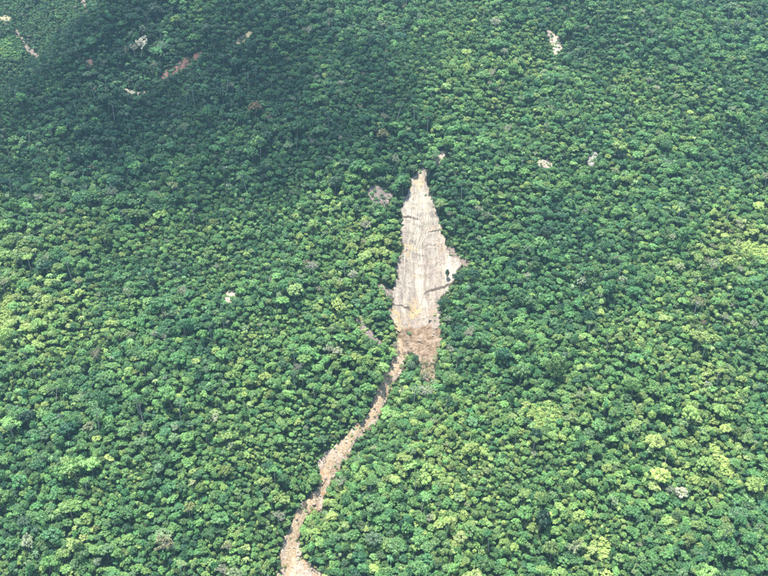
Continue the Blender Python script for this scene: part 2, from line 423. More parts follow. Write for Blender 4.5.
# the rock face: slabs between ledges
B_U = [np.array((380, 396, 401, 410, 420, 424, 432, 440, 446, 470)), np.array((380, 396, 404, 415, 425, 440, 447, 470)), np.array((380, 392, 402, 409, 417, 424, 432, 452, 470))]
B_V = [np.array((214, 216, 217, 218.5, 219.5, 235, 233, 231, 230, 230)), np.array((256, 254, 252, 250, 248, 246, 245, 243)), np.array((302, 304, 307, 310, 316, 294, 291, 286, 284))]
B_S = [np.array((0, .3, 2.0, 2.8, 1.0, 0.2, 1.6, 1.4, .2, 0)), np.array((0, .1, .3, .2, .3, .2, .1, 0)), np.array((0, .2, 1.6, 2.6, .2, 1.2, 2.8, 3.4, 2.8))]
def uvpix(X, Y): return project(X, Y, H(X, Y))
def rock_disp(X, Y, Z, band=None):
    u, v = uvpix(X, Y); d = np.zeros(X.shape); kb = -1
    for bu, bv, bs in zip(B_U, B_V, B_S):
        vb = np.interp(u, bu, bv) + 2.0 * fbm(u / 3.0, v * 0, 55, 3); s = np.interp(u, bu, bs)
        kb += 1
        up = (v < vb) if band is None else np.full(X.shape, band <= kb)
        d = d + np.where(up, s * np.exp(-np.maximum(vb - v, 0) / 16.0), 0)
    q = (Y + 9 * fbm(X / 14, Y / 30, 64, 3) + .25 * X) / 9.0; q = q - np.floor(q)
    d = d + 1.0 * fbm(X / 7, Y / 22, 61, 4) + 3.4 * fbm(X / 17, Y / 12, 63, 3) + 1.5 * (1 - q) ** 3 * sstep(-.1, .25, fbm(X / 13, Y / 11, 66, 2))
    return d
def band_of(X, Y):
    u, v = uvpix(X, Y); k = np.zeros(X.shape, int)
    for bu, bv in zip(B_U, B_V): k += (v > np.interp(u, bu, bv) + 2.0 * fbm(u / 3.0, v * 0, 55, 3))
    return k
face = bpy.data.objects.new('bare_cliff', None); COL.objects.link(face)
fx, fy = unproject(412, 330, H); face.location = (0, 0, 0)
face['label'] = 'tall pale bare rock face with streaks and ledges at the centre of the green hillside'
face['category'] = 'rock face'
for k in range(4):
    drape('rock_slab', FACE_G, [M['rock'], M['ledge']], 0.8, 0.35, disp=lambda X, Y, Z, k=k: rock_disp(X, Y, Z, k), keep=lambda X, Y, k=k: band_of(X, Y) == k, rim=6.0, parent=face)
for q in ([(402, 246), (412, 244.5), (424, 246), (418, 250.5), (410, 253), (404, 256), (401, 252)], [(413, 178), (424, 177), (425, 190), (414, 189)], [(409, 302), (417, 306), (421, 316), (416, 322), (408, 316)], [(392, 308), (397, 310), (398, 322), (404, 329), (394, 328)]):
    drape('silt_patch', to_ground(smooth_poly(q, 1)), M['silt'], 0.6, 0.5, disp=rock_disp, rim=0.4, edge=7.0, parent=face)
drape('bedrock_streak', UPPER_G, M['rockpale'], 0.9, 0.3, disp=lambda X, Y, Z: 1.0 * fbm(X / 4, Y / 4, 62, 3), category='rock outcrop',
      label='thin pale rock streak between trees just above the top of the rock face')
# debris fan, stream bed, water
drape('landslide_fan', FAN_G, M['fan'], 0.9, 0.45, disp=lambda X, Y, Z: 2.2 * fbm(X / 7, Y / 7, 81, 4), kind='structure')
drape('stream_bed', BED_G, M['bed'], 0.9, 0.30, disp=lambda X, Y, Z: 1.8 * fbm(X / 5, Y / 5, 91, 4), kind='structure')

def ribbon(name, pts_px, widths, mat, lift, disp=None, seed=0, **props):
    p = np.array(pts_px, float); x, y = unproject(p[:, 0], p[:, 1], H)
    t = np.concatenate([[0], np.cumsum(np.hypot(np.diff(x), np.diff(y)))]); n = int(t[-1] / 1.0)
    s = np.linspace(0, t[-1], n); X = np.interp(s, t, x); Y = np.interp(s, t, y); W = np.interp(s, t, widths)
    ker = np.ones(9) / 9
    pad = lambda a: np.convolve(np.pad(a, 4, mode='edge'), ker, 'valid')
    X, Y = pad(X), pad(Y)
    dx = np.gradient(X); dy = np.gradient(Y); L = np.hypot(dx, dy); nxn, nyn = -dy / L, dx / L
    W = W * (0.75 + 0.9 * (fbm(s / 6, s * 0, 5 + seed, 3) + 0.5) * 0.6); off = 2.4 * fbm(s / 14, s * 0, 15 + seed, 3)
    cols = np.linspace(-0.5, 0.5, 9)
    VX = X[:, None] + nxn[:, None] * (cols[None] * W[:, None] + off[:, None] + 0.5 * fbm(s[:, None] / 2.2, cols[None] * 2 + 0 * s[:, None], 7, 2)); VY = Y[:, None] + nyn[:, None] * (cols[None] * W[:, None] + off[:, None])
    VZ = H(VX, VY) + lift
    if disp is not None: VZ = VZ + disp(VX, VY, VZ)
    VZ = VZ - 0.35 * (np.abs(cols)[None] * 2) ** 4 + 0.25 * fbm(VX / 1.5, VY / 1.5, 31, 2)
    n0, n1 = VX.shape; I = np.arange(n0 * n1).reshape(n0, n1)
    q = np.stack([I[:-1, :-1], I[:-1, 1:], I[1:, 1:], I[1:, :-1]], -1).reshape(-1, 4)
    return add(name, mesh_np(name, np.stack([VX, VY, VZ], -1).reshape(-1, 3), q, mat, smooth=True), **props)
MAIN = [(420, 172), (419, 185), (420, 196), (424, 208), (426, 222), (423, 236), (419, 247), (418, 258), (417, 275), (418, 292), (422, 305), (424, 318), (424, 324)]
SPREAD = [3, 5, 8, 14, 17, 18, 17, 16, 16, 15, 14, 15, 16]
rw = np.random.default_rng(77)
fall = bpy.data.objects.new('waterfall', None); COL.objects.link(fall); fall['kind'] = 'structure'
for k in range(44):                     # braided strands of white water
    w = rw.normal() * .27; i0 = int(rw.integers(0, 8)); i1 = min(13, i0 + int(rw.integers(3, 7)))
    pts = [(u_ + w * sp_ + rw.normal() * .5, v_) for (u_, v_), sp_ in zip(MAIN, SPREAD)][i0:i1]
    wd = [rw.uniform(.25, 1.1) for _ in pts]; wd[0] = .12; wd[-1] = .12
    ribbon('water_strand', pts, wd, M['fall'], 0.45 + .008 * k, rock_disp, seed=k, parent=fall)
for k, pts in enumerate(([(408, 250), (406, 262), (404, 278), (404, 294), (405, 306)], [(409, 222), (410, 234), (409, 246)], [(411, 251), (410, 268), (411, 285)], [(428, 249), (429, 265), (427, 284)], [(431, 196), (434, 212), (433, 228)])):
    ribbon('water_strand', pts, [rw.uniform(.2, .8) for _ in pts], M['fall'], 0.85, rock_disp, seed=60 + k, parent=fall)
ribbon('stream', [(400, 338), (400, 350), (396, 362), (388, 380), (381, 395), (376, 410), (366, 423), (350, 440), (334, 456), (327, 470), (325, 484), (316, 497), (303, 510), (295, 528), (291, 545), (290, 560), (291, 580), (282, 640), (268, 700)],
       [4, 6, 8, 8, 7, 7, 6, 7, 9, 6, 3, 6, 7, 7, 8, 9, 10, 9, 9], M['water'], 0.75, kind='structure')
for (nm, key, lab, cat, _), g in zip(PATCHES, PATCH_G):
    drape(nm, g, M[key], 1.0, 0.5, disp=lambda X, Y, Z: 1.6 * fbm(X / 4, Y / 4, 92, 4), keep=lambda X, Y: fbm(X / 6, Y / 6, 93, 3) > (-.08 if key == 'red' else -.6 if key == 'cream' else -.3), label=lab, category=cat)

# ------------------------------------------------------------------ stones and logs
def stone_mesh(seed, name):
    r = np.random.default_rng(seed)
    import bmesh
    bm = bmesh.new(); bmesh.ops.create_icosphere(bm, subdivisions=2, radius=1.0)
    d = r.normal(size=(6, 3)); d /= np.linalg.norm(d, axis=1)[:, None]; cut = r.uniform(0.55, 0.9, 6)
    for v in bm.verts:
        p = np.array(v.co)
        for k in range(6):
            h = p @ d[k]
            if h > cut[k]: p = p - d[k] * (h - cut[k])
        p = p * (1 + 0.10 * r.normal()) * np.array((1.0, 0.8, 0.65))
        v.co = p
    bmesh.ops.recalc_face_normals(bm, faces=bm.faces)
    me = bpy.data.meshes.new(name); bm.to_mesh(me); bm.free(); me.materials.append(M['boulder']); return me
STONES = [stone_mesh(100 + k, 'boulder') for k in range(6)]
def boulder(u, v, r, label, group, lift, xy=None):
    if xy is None: x, y = (float(q[0]) for q in unproject(u, v, H))
    else: x, y = float(xy[0]), float(xy[1])
    o = add('boulder', random.choice(STONES), label=label, category='boulder')
    if group: o['group'] = group
    o.location = (x, y, float(H(np.array(x), np.array(y))) + lift + 0.25 * r)
    o.scale = (r * random.uniform(.85, 1.3), r * random.uniform(.85, 1.2), r * random.uniform(.8, 1.2))
    o.rotation_euler = (random.uniform(-.4, .4), random.uniform(-.4, .4), random.uniform(0, 6.28))
    return o
boulder(430, 321, 2.1, 'grey block of rock at the foot of the waterfall, on its right', None, 0.5)
boulder(411, 359, 1.7, 'pale boulder beside the tree clump between stream and debris fan', None, 0.5)
boulder(409, 334, 1.9, 'rounded boulder by the lone shrub at the upper left of the debris fan', None, 0.5)
boulder(325, 479, 1.8, 'boulder in the narrow neck of the muddy stream', None, 0.4)
boulder(314, 505, 2.0, 'pale boulder at the short side spur of the lower muddy stream', None, 0.4)
def scatter_in(poly, n, r):
    lo, hi = poly.min(0), poly.max(0); out = np.zeros((0, 2))
    while len(out) < n:
        p = r.uniform(lo, hi, (4 * n, 2)); p = p[(p[:, 1] < 574) & inside(p[:, 0], p[:, 1], poly)]
        out = np.concatenate([out, p])
    return out[:n]
rs = np.random.default_rng(5)
pts_ = scatter_in(FAN, 34, rs); gxy = np.stack(unproject(pts_[:, 0], pts_[:, 1], H), 1)
for p, xy_ in zip(pts_, gxy): boulder(p[0], p[1], rs.uniform(.6, 1.3), 'small boulder on the ' + ('upper' if p[1] < 338 else 'middle' if p[1] < 355 else 'lower') + (' left' if p[0] < 419 else ' right') + ' of the brown debris fan', 'boulders on the debris fan', 0.5, xy_)
pts_ = scatter_in(BED, 70, rs); gxy = np.stack(unproject(pts_[:, 0], pts_[:, 1], H), 1)
for p, xy_ in zip(pts_, gxy): boulder(p[0], p[1], rs.uniform(.5, 1.3), 'small boulder lying in the ' + ('upper straight of the muddy stream' if p[1] < 400 else 'stream where it starts to bend left' if p[1] < 430 else 'bend of the muddy stream below centre' if p[1] < 452 else 'wide pool above the stream neck' if p[1] < 472 else 'narrow neck of the muddy stream' if p[1] < 493 else 'stream just below its narrow neck' if p[1] < 530 else 'stream mouth at the bottom edge'), 'boulders in the stream bed', 0.4, xy_)

def tube(pts, radii, sides=6):
    pts = np.array(pts, float); V = []; Fs = []
    for k, p in enumerate(pts):
        d = pts[min(k + 1, len(pts) - 1)] - pts[max(k - 1, 0)]; d /= np.linalg.norm(d)
        a = np.cross(d, (0.31, 0.77, 0.2)); a /= np.linalg.norm(a); b_ = np.cross(d, a)
        for s in range(sides):
            t = 2 * math.pi * s / sides
            V.append(p + radii[k] * (math.cos(t) * a + math.sin(t) * b_))
    for k in range(len(pts) - 1):
        for s in range(sides):
            s2 = (s + 1) % sides
            Fs.append((k * sides + s, k * sides + s2, (k + 1) * sides + s2, (k + 1) * sides + s))
    c = len(V); V.append(pts[-1]); base = (len(pts) - 1) * sides
    return np.array(V), np.array(Fs)
LOG_SPOTS = [((417.5, 342), (424, 344), .55, 'dark fallen log lying across the upper debris fan'), ((426, 347), (431, 345), .4, 'short dark log lower on the right half of the debris fan'),
             ((309, 566), (321, 571), .4, 'fallen trunk in the branch pile at the stream mouth, lower right'), ((306, 561), (315, 573), .35, 'pale stripped log on the left of the branch pile at the stream mouth'),
             ((322, 487), (327, 478), .45, 'grey log jammed along the narrow neck of the muddy stream')]
for a, b_, r, lab in LOG_SPOTS:
    x, y = unproject([a[0], b_[0]], [a[1], b_[1]], H); n = 6; t = np.linspace(0, 1, n)
    X = x[0] + t * (x[1] - x[0]); Y = y[0] + t * (y[1] - y[0]); Z = H(X, Y) + 0.45 + r * 0.8 + 0.25 * np.sin(t * 5)
    V, Fq = tube(np.stack([X, Y, Z], 1), r * np.linspace(1.2, .6, n))
    lo = add('fallen_log', mesh_np('fallen_log', V, Fq, M['wood'], smooth=True), label=lab, category='log')
    for k in (2, 4):
        p0 = np.array((X[k], Y[k], Z[k])); d = rs.normal(size=3); d[2] = abs(d[2]) * .5 + .2; d /= np.linalg.norm(d)
        V2, F2 = tube([p0, p0 + d * 1.2, p0 + d * 2.4 + (0, 0, -.2)], [r * .45, r * .3, r * .12], 5)
        add('branch_stub', mesh_np('branch_stub', V2, F2, M['wood'], smooth=True), lo)

# ------------------------------------------------------------------ tree forms
def leaves_on(centres, radii, per, r, size, up=0.35, squash=0.8, droop=0.0):
    """quads scattered over the skins of overlapping lobes"""
    C, Nn, Sh = [], [], []
    for c, rad, n in zip(centres, radii, per):
        d = r.normal(size=(n * 2, 3)); d /= np.linalg.norm(d, axis=1)[:, None]
        d = d[d[:, 2] > r.uniform(-0.75, 0.1, n * 2)][:n]
        rr = rad * (1 - 0.35 * r.random(len(d)) ** 2.0)
        p = c + d * rr[:, None] * np.array((1, 1, squash))
        ok = np.ones(len(p), bool)
        for c2, r2 in zip(centres, radii):
            if c2 is c: continue
            q = (p - c2) / np.array((1, 1, squash)); ok &= (np.linalg.norm(q, axis=1) > r2 * 0.72)
        C.append(p[ok]); Nn.append(d[ok]); Sh.append(np.full(ok.sum(), r.uniform(.82, 1.18)))
    C = np.concatenate(C); Nn = np.concatenate(Nn); Sh = np.concatenate(Sh)
    n = len(C)
    N = Nn + r.normal(size=(n, 3)) * 0.38 + np.array((0, 0, up)); N /= np.linalg.norm(N, axis=1)[:, None]
    T = np.cross(N, r.normal(size=(n, 3))); T /= np.linalg.norm(T, axis=1)[:, None]; B = np.cross(N, T)
    s = size * r.uniform(.6, 1.35, n)[:, None]
    a = C + T * s; b_ = C + B * s * 0.62 + N * s * .12; c_ = C - T * s; d_ = C - B * s * 0.62 + N * s * .12
    V = np.stack([a, b_, c_, d_], 1).reshape(-1, 3)
    Fq = np.arange(4 * n).reshape(-1, 4)
    return V, Fq, Sh * np.clip(r.lognormal(0, .33, n), .4, 2.0)

def limbs(height, targets, r, r0=0.28):
    Vs, Fs, off = [], [], 0
    top = np.array((r.uniform(-.4, .4), r.uniform(-.4, .4), height * .72))
    for pts, rad in [([(0, 0, -1.2), (0.1, 0, height * .35), tuple(top)], [r0 * 1.4, r0, r0 * .6])] + \
                    [([(top * .8).tolist(), ((top * .8 + t) / 2 + (0, 0, .4)).tolist(), t.tolist()], [r0 * .5, r0 * .33, r0 * .12]) for t in targets]:
        V, Fq = tube(pts, rad, 5); Vs.append(V); Fs.append(Fq + off); off += len(V)
    return np.concatenate(Vs), np.concatenate(Fs)

FORMS = []   # dict(R, height, trunk=(V,F,mat), crown=(V,F,shade), kind)
def form_round(seed, R=5.0, h=14.0, nl=14, lobe=(.30, .46), flat=.75, n=1700, leaf=.40, spread=.74, kind='round'):
    r = np.random.default_rng(seed); cs, rs_ = [], []
    zc = h - R * flat
    for k in range(nl):
        t = 2.39996 * k + r.uniform(-.3, .3); cz = 1 - 1.32 * (k + .5) / nl
        q = math.sqrt(max(0, 1 - cz * cz)) * r.uniform(.72, 1.18) * spread; lr = R * r.uniform(*lobe)
        z = zc + R * flat * cz * .72 * r.uniform(.8, 1.2)
        cs.append(np.array((R * q * math.cos(t), R * q * math.sin(t), z))); rs_.append(lr)
    tot = sum(x * x for x in rs_)
    V, Fq, S = leaves_on(cs, rs_, [int(n * x * x / tot) for x in rs_], r, leaf)
    tv, tf = limbs(h, [c for c in cs[::3]], r)
    FORMS.append(dict(R=R, h=h, trunk=(tv, tf, 'bark'), crown=(V, Fq, S), kind=kind, zc=zc))
for k in range(6): form_round(10 + k, nl=15 + 2 * k, n=2000, lobe=(.24, .42), flat=.85 + .04 * k)
for k in range(2): form_round(20 + k, R=5, h=16, nl=16, lobe=(.26, .42), flat=1.2, kind='tall', n=2000, spread=.66)
for k in range(2): form_round(30 + k, R=5, h=13, nl=22, lobe=(.2, .33), flat=.62, kind='spreading', n=1900, spread=.86)
for k in range(2): form_round(40 + k, R=5, h=13.5, nl=26, lobe=(.14, .28), flat=.9, kind='ragged', n=1700, spread=.86, leaf=.38)
def form_palm(seed, R=4.2, h=13.0, nf=15):
    r = np.random.default_rng(seed); Vs, Fs, off = [], [], 0; sh = []
    for k in range(nf):
        t = 2 * math.pi * k * .382 + r.uniform(-.2, .2); el = r.uniform(.1, 1.15); L = R * r.uniform(.9, 1.15)
        d = np.array((math.cos(t), math.sin(t), 0)); sd = np.array((-math.sin(t), math.cos(t), 0)); seg = 7
        q = np.linspace(0, 1, seg); P = np.array((0, 0, h)) + d * (L * q * math.cos(el * .7))[:, None] + np.array((0, 0, 1)) * (L * (math.sin(el) * q - (0.55 + .5 * math.cos(el)) * q ** 2.2))[:, None]
        w = 0.62 * np.sin(np.pi * (q * .86 + .1)) + .05
        for sgn in (-1, 1):
            A = P; Bq = P + sd * (sgn * w)[:, None] - np.array((0, 0, 1)) * (w * .55)[:, None]
            V = np.stack([A, Bq], 1).reshape(-1, 3)
            f = np.array([(2 * j, 2 * j + 1, 2 * j + 3, 2 * j + 2) for j in range(seg - 1)])
            Vs.append(V); Fs.append(f + off); off += len(V); sh.append(np.full(len(f), r.uniform(.8, 1.2)))
    tv, tf = tube([(0, 0, -1), (.2, .1, h * .5), (0, 0, h)], [.24, .17, .15], 6)
    FORMS.append(dict(R=R, h=h, trunk=(tv, tf, 'palebark'), crown=(np.concatenate(Vs), np.concatenate(Fs), np.concatenate(sh)), kind='palm', zc=h))
form_palm(50); form_palm(51, nf=18)
N_COMMON = len(FORMS)
def form_emergent(seed, R=6.0, h=27.0):
    r = np.random.default_rng(seed); cs, rs_ = [], []
    for k in range(13):
        t = 2 * math.pi * k * .618; q = math.sqrt((k + .3) / 13) * .8
        cs.append(np.array((R * q * math.cos(t), R * q * math.sin(t), h - 2.2 + r.uniform(-.8, .8) - q * 1.2))); rs_.append(R * r.uniform(.22, .34))
    V, Fq, S = leaves_on(cs, rs_, [90] * 13, r, .42, squash=.6)
    tv, tf = limbs(h * 1.2, [c - (0, 0, .5) for c in cs[::2]], r, .38)
    FORMS.append(dict(R=R, h=h, trunk=(tv, tf, 'palebark'), crown=(V, Fq, S), kind='emergent', zc=h - 2.5))
form_emergent(60); form_emergent(61)
def form_bare(seed, R=4.5, h=15.0):
    """nearly leafless tree: a fan of pale limbs with a few sparse tufts"""
    r = np.random.default_rng(seed); Vs, Fs, off = [], [], 0; tips = []
    V, Fq = tube([(0, 0, -1.2), (.2, 0, h * .4), (0, .2, h * .62)], [.4, .3, .24]); Vs.append(V); Fs.append(Fq); off = len(V)
    for k in range(11):
        t = k * 2.4; el = r.uniform(.35, 1.2); b0 = np.array((0, .1, h * r.uniform(.42, .6))); L = R * r.uniform(.8, 1.2)
        d = np.array((math.cos(t) * math.cos(el), math.sin(t) * math.cos(el), math.sin(el))); e = b0 + d * L
        V, Fq = tube([b0, b0 + d * L * .55 + (0, 0, -.2), e], [.17, .12, .05], 5); Vs.append(V); Fs.append(Fq + off); off += len(V); tips.append(e)
        for j in range(3):
            g = d + r.normal(size=3) * .55; g /= np.linalg.norm(g); s0 = b0 + d * L * r.uniform(.45, .85); e2 = s0 + g * L * .5
            V, Fq = tube([s0, e2], [.09, .03], 4); Vs.append(V); Fs.append(Fq + off); off += len(V); tips.append(e2)
    tv, tf = np.concatenate(Vs), np.concatenate(Fs)
    V, Fq, S = leaves_on([np.array(t) for t in tips], [.95] * len(tips), [24] * len(tips), r, .34)
    FORMS.append(dict(R=R, h=h, trunk=(tv, tf, 'palebark'), crown=(V, Fq, S), kind='bare', zc=h * .75))
form_bare(70); form_bare(71)
def form_bush(seed, R=2.0, n=330, nl=6):
    r = np.random.default_rng(seed)
    cs = [np.array((R * .55 * math.cos(k * 2.4) * math.sqrt((k + .2) / nl) * 1.3, R * .55 * math.sin(k * 2.4) * math.sqrt((k + .2) / nl) * 1.3, R * r.uniform(.3, .75))) for k in range(nl)]
    V, Fq, S = leaves_on(cs, [R * r.uniform(.38, .55) for _ in cs], [n // nl] * nl, r, .33)
    FORMS.append(dict(R=R, h=R * 1.2, trunk=None, crown=(V, Fq, S), kind='bush', zc=R * .5))
BUSH0 = len(FORMS)
for k in range(4): form_bush(80 + k)

for k, fm in enumerate(FORMS):
    V, Fq, S = fm['crown']
    fm['crown_me'] = mesh_np('crown', V, Fq, M['leaf'], attr=('leaf_shade', S))
    if fm['trunk']:
        tv, tf, tm = fm['trunk']
        fm['trunk_me'] = mesh_np('trunk', tv, tf, M[tm], smooth=True)
        allf = np.concatenate([Fq, tf + len(V)])
        fm['joint_me'] = mesh_np('tree_form', np.concatenate([V, tv]), allf, [M['leaf'], M[tm]], mat_idx=[0] * len(Fq) + [1] * len(tf), attr=('leaf_shade', np.concatenate([S, np.ones(len(tf))])))
    else: fm['joint_me'] = fm['crown_me']
    fm['tris'] = 2 * len(Fq)

# ------------------------------------------------------------------ where the trees stand
TREES = []     # [x, y, z, form, scale, zs, rot, hue, bright, grey, brown, label, name]
def put(x, y, form, s, zs=1.0, z=None, hue=None, bright=None, grey=0.0, brown=0.0, label=None, name='broadleaf_tree', cat='tree'):
    TREES.append(dict(x=x, y=y, z=float(H(np.array(x), np.array(y))) if z is None else float(z), f=form, s=s, zs=zs, rot=random.uniform(0, 6.283), ex=random.uniform(.78, 1.28), tx=random.gauss(0, .09), ty=random.gauss(0, .09), hue=hue, bright=bright, grey=grey, brown=brown, label=label, name=name, cat=cat))
    return TREES[-1]
OX0, OY0, OC = -900.0, 300.0, 1.0
OCC = np.zeros((1300, 1800), bool)
def stamp(x, y, r):
    j0, j1 = int((x - r - OX0)), int((x + r - OX0)) + 1; i0, i1 = int((y - r - OY0)), int((y + r - OY0)) + 1
    j0, i0 = max(j0, 0), max(i0, 0); j1, i1 = min(j1, 1800), min(i1, 1300)
    if j1 <= j0 or i1 <= i0: return
    yy, xx = np.ogrid[i0:i1, j0:j1]
    OCC[i0:i1, j0:j1] |= (xx + OX0 + .5 - x) ** 2 + (yy + OY0 + .5 - y) ** 2 < r * r

FI = {k: [i for i, f in enumerate(FORMS) if f['kind'] == k] for k in ('round', 'tall', 'spreading', 'ragged', 'palm', 'emergent', 'bare', 'bush')}
def special(u, v, kind, R, label, name='broadleaf_tree', **kw):
    """a tree whose crown is seen at pixel u, v"""
    f = random.choice(FI[kind]); fm = FORMS[f]; s = R / fm['R']
    x, y = unproject(u, v, H, lift=fm['zc'] * s * kw.get('zs', 1.0)); x, y = float(x[0]), float(y[0])
    stamp(x, y, R * .85); t = put(x, y, f, s, label=label, name=name, **kw); t['special'] = True; return t
special(22, 205, 'emergent', 7.5, 'tall lone tree with a long pale trunk near the left edge', 'emergent_tree', hue=.55, bright=1.2)
special(140, 40, 'bare', 7.0, 'whitish nearly leafless tree standing in the dark upper left forest', 'bare_tree', hue=.5, bright=2.2, grey=.95)
special(133, 46, 'bare', 5.0, 'smaller greyish bare tree just below the whitish bare tree', 'bare_tree', hue=.5, bright=1.3, grey=.8)
special(255, 108, 'ragged', 8.0, 'brown crowned tree in the shaded upper forest', hue=.5, bright=1.2, brown=.9)
special(383, 134, 'ragged', 7.0, 'brownish olive tree up the slope and left of the rock face top', hue=.6, bright=1.1, brown=.7)
special(335, 182, 'round', 7.5, 'dark greyish round tree below the shaded forest, left of the pink outcrop', hue=.1, bright=.7, grey=.12)
special(357, 209, 'tall', 4.5, 'pale topped slender tree with visible trunk left of the rock face', hue=.35, bright=1.0, grey=.25, zs=1.3)
special(434, 158, 'round', 4.5, 'olive grey tree covering the left of the rock streak above the face', hue=.5, bright=.85, grey=.3)
special(446, 273, 'tall', 3.0, 'small dark tree standing alone on the right ledge of the rock face', hue=.05, bright=.6, zs=1.6)
special(459, 277, 'round', 5.0, 'dark round tree at the right end of the dark rock ledge', hue=.1, bright=.7)
special(472, 274, 'round', 6.0, 'broad dark tree just right of the rock ledge end', hue=.08, bright=.75)
special(442, 303, 'round', 4.5, 'dense dark tree leaning over the lower right edge of the rock face', hue=.05, bright=.75)
special(449, 320, 'ragged', 4.5, 'greyish half bare tree at the right foot of the rock face', hue=.4, bright=1.1, grey=.5)
special(412, 366, 'round', 5.2, 'grey green tree on the island between the stream and the debris fan', hue=.15, bright=.8, grey=.2)
special(408, 374, 'round', 3.4, 'small dark tree at the lower tip of the island by the stream', hue=.08, bright=.7)
special(416, 358, 'round', 3.6, 'small dark tree at the upper tip of the island by the debris fan', hue=.08, bright=.75)
special(409, 333.5, 'bush', 2.4, 'lone green shrub on the upper left of the debris fan', 'shrub', hue=.45, bright=.9, cat='shrub')
special(426, 374, 'bare', 4.5, 'dry brownish bare tree on the lower tip of the debris fan', 'bare_tree', hue=.5, bright=1.1, grey=.4, brown=.4)
special(434, 383, 'ragged', 4.0, 'pale greyish ragged tree at the lower right tip of the debris fan', hue=.6, bright=1.1, grey=.45)
special(425, 389, 'bare', 5.5, 'pale leafless tree just below the brown debris fan', 'bare_tree', hue=.5, bright=1.3, grey=.75)
special(415, 392, 'ragged', 4.5, 'pale yellowish tree below the debris fan, beside a leafless one', hue=.8, bright=1.2, grey=.3)
special(660, 474, 'spreading', 7.5, 'bright yellow green round tree in the lower right forest', hue=1.0, bright=1.55)
special(680, 492, 'ragged', 5.5, 'pinkish white flowering tree below right of the bright yellow tree', hue=.7, bright=1.9, grey=.85, brown=.1)
special(654, 487, 'spreading', 5.0, 'pale yellow tree directly below the bright yellow round tree', hue=.95, bright=1.2, grey=.15)
special(160, 541, 'bare', 6.5, 'pinkish bare tree near the bottom edge, left of the stream', 'bare_tree', hue=.5, bright=1.3, brown=.6, grey=.3)
special(188, 507, 'bare', 4.5, 'small straw coloured bare tree above the pinkish bare tree', 'bare_tree', hue=.9, bright=1.3, brown=.5)
special(88, 427, 'ragged', 5.0, 'pinkish pale topped tree in the left forest, lower half', hue=.5, bright=1.3, brown=.4, grey=.3)
special(27, 417, 'round', 6.5, 'very dark tree near the left edge, lower half', hue=.02, bright=.5)
special(540, 518, 'tall', 7.5, 'tall very dark tree in the lower right centre of the forest', hue=.0, bright=.5)
special(536, 434, 'round', 5.5, 'dark tree at the foot of the light green grassy patch right of the debris fan', hue=.05, bright=.65)
special(697, 300, 'bare', 6.0, 'brownish bare tree in the right hand forest below the yellow grass', 'bare_tree', hue=.6, bright=1.1, brown=.6)
special(712, 262, 'bare', 5.5, 'greyish bare tree uphill from the brownish one, right side', 'bare_tree', hue=.5, bright=1.1, grey=.5, brown=.2)
special(700, 337, 'spreading', 7.5, 'pale olive tree with wide crown in the right hand forest', hue=.85, bright=1.1, brown=.25)
special(624, 280, 'ragged', 4.5, 'greyish pale crowned tree right of centre in the lit forest', hue=.5, bright=1.3, grey=.5)
special(680, 266, 'ragged', 4.5, 'pinkish pale tree left of the yellow grass clearing', hue=.7, bright=1.4, grey=.5, brown=.2)
special(580, 281, 'ragged', 5.0, 'silvery grey tree in the forest right of the rock face', hue=.4, bright=1.2, grey=.55)
special(487, 216, 'ragged', 5.0, 'mauve grey tree between rock face and lit right forest', hue=.3, bright=.9, grey=.4, brown=.1)
special(478, 208, 'bare', 4.5, 'slim pale bare tree above the mauve grey tree', 'bare_tree', hue=.5, bright=1.2, grey=.6)
special(497, 20, 'bare', 5.5, 'whitish bare tree close to the top edge, right of centre', 'bare_tree', hue=.5, bright=1.4, grey=.8)
special(466, 52, 'spreading', 5.5, 'bright yellow green tree in the lit upper forest', hue=.98, bright=1.2)
special(77, 280, 'bare', 4.0, 'yellowish small bare tree in the left forest', 'bare_tree', hue=.9, bright=1.3, brown=.3)
special(38, 196, 'bare', 4.0, 'small whitish bare tree near the tall pale trunked tree', 'bare_tree', hue=.5, bright=1.5, grey=.8)
special(192, 206, 'emergent', 5.5, 'slender emergent tree with a small flat crown in the left forest', 'emergent_tree', hue=.4, bright=1.0)
special(345, 262, 'emergent', 5.0, 'emergent flat topped tree left of the middle of the rock face', 'emergent_tree', hue=.5, bright=1.0)
special(245, 172, 'emergent', 5.5, 'flat topped emergent tree at the lower rim of the cloud shadow', 'emergent_tree', hue=.35, bright=1.0)
special(610, 330, 'emergent', 5.5, 'flat topped emergent tree in the middle of the right forest', 'emergent_tree', hue=.6, bright=1.0)
special(530, 335, 'emergent', 5.0, 'pale trunked emergent tree right of the rock face foot', 'emergent_tree', hue=.4, bright=1.0)

BARE_PX = [FACE, FAN, BED, UPPER] + PATCH_PX
BARE_BB = [(p[:, 0].min() - 1, p[:, 1].min() - 1, p[:, 0].max() + 1, p[:, 1].max() + 1) for p in BARE_PX]
BARE_G = [FACE_G, FAN_G, BED_G, UPPER_G] + PATCH_G
OPEN_PX = BARE_PX + [p for p, (_, a) in zip(CLEAR_PX, CLEARINGS) if a >= .75]
BARE_BB = [(p[:, 0].min() - 1, p[:, 1].min() - 1, p[:, 0].max() + 1, p[:, 1].max() + 1) for p in OPEN_PX]
OPEN_MASK = np.zeros((2 * 780, 2 * 1000), bool)       # half-pixel raster, offset 100
for p, bb in zip(OPEN_PX, BARE_BB):
    c0, c1, r0, r1 = int(2 * (bb[0] + 100)), int(2 * (bb[2] + 100)), int(2 * (bb[1] + 100)), int(2 * (bb[3] + 100))
    c0, r0 = max(c0, 0), max(r0, 0); c1, r1 = min(c1, 1999), min(r1, 1559)
    if c1 <= c0 or r1 <= r0: continue
    uu, vv = np.meshgrid(np.arange(c0, c1) / 2 - 100, np.arange(r0, r1) / 2 - 100)
    OPEN_MASK[r0:r1, c0:c1] |= inside(uu, vv, p)
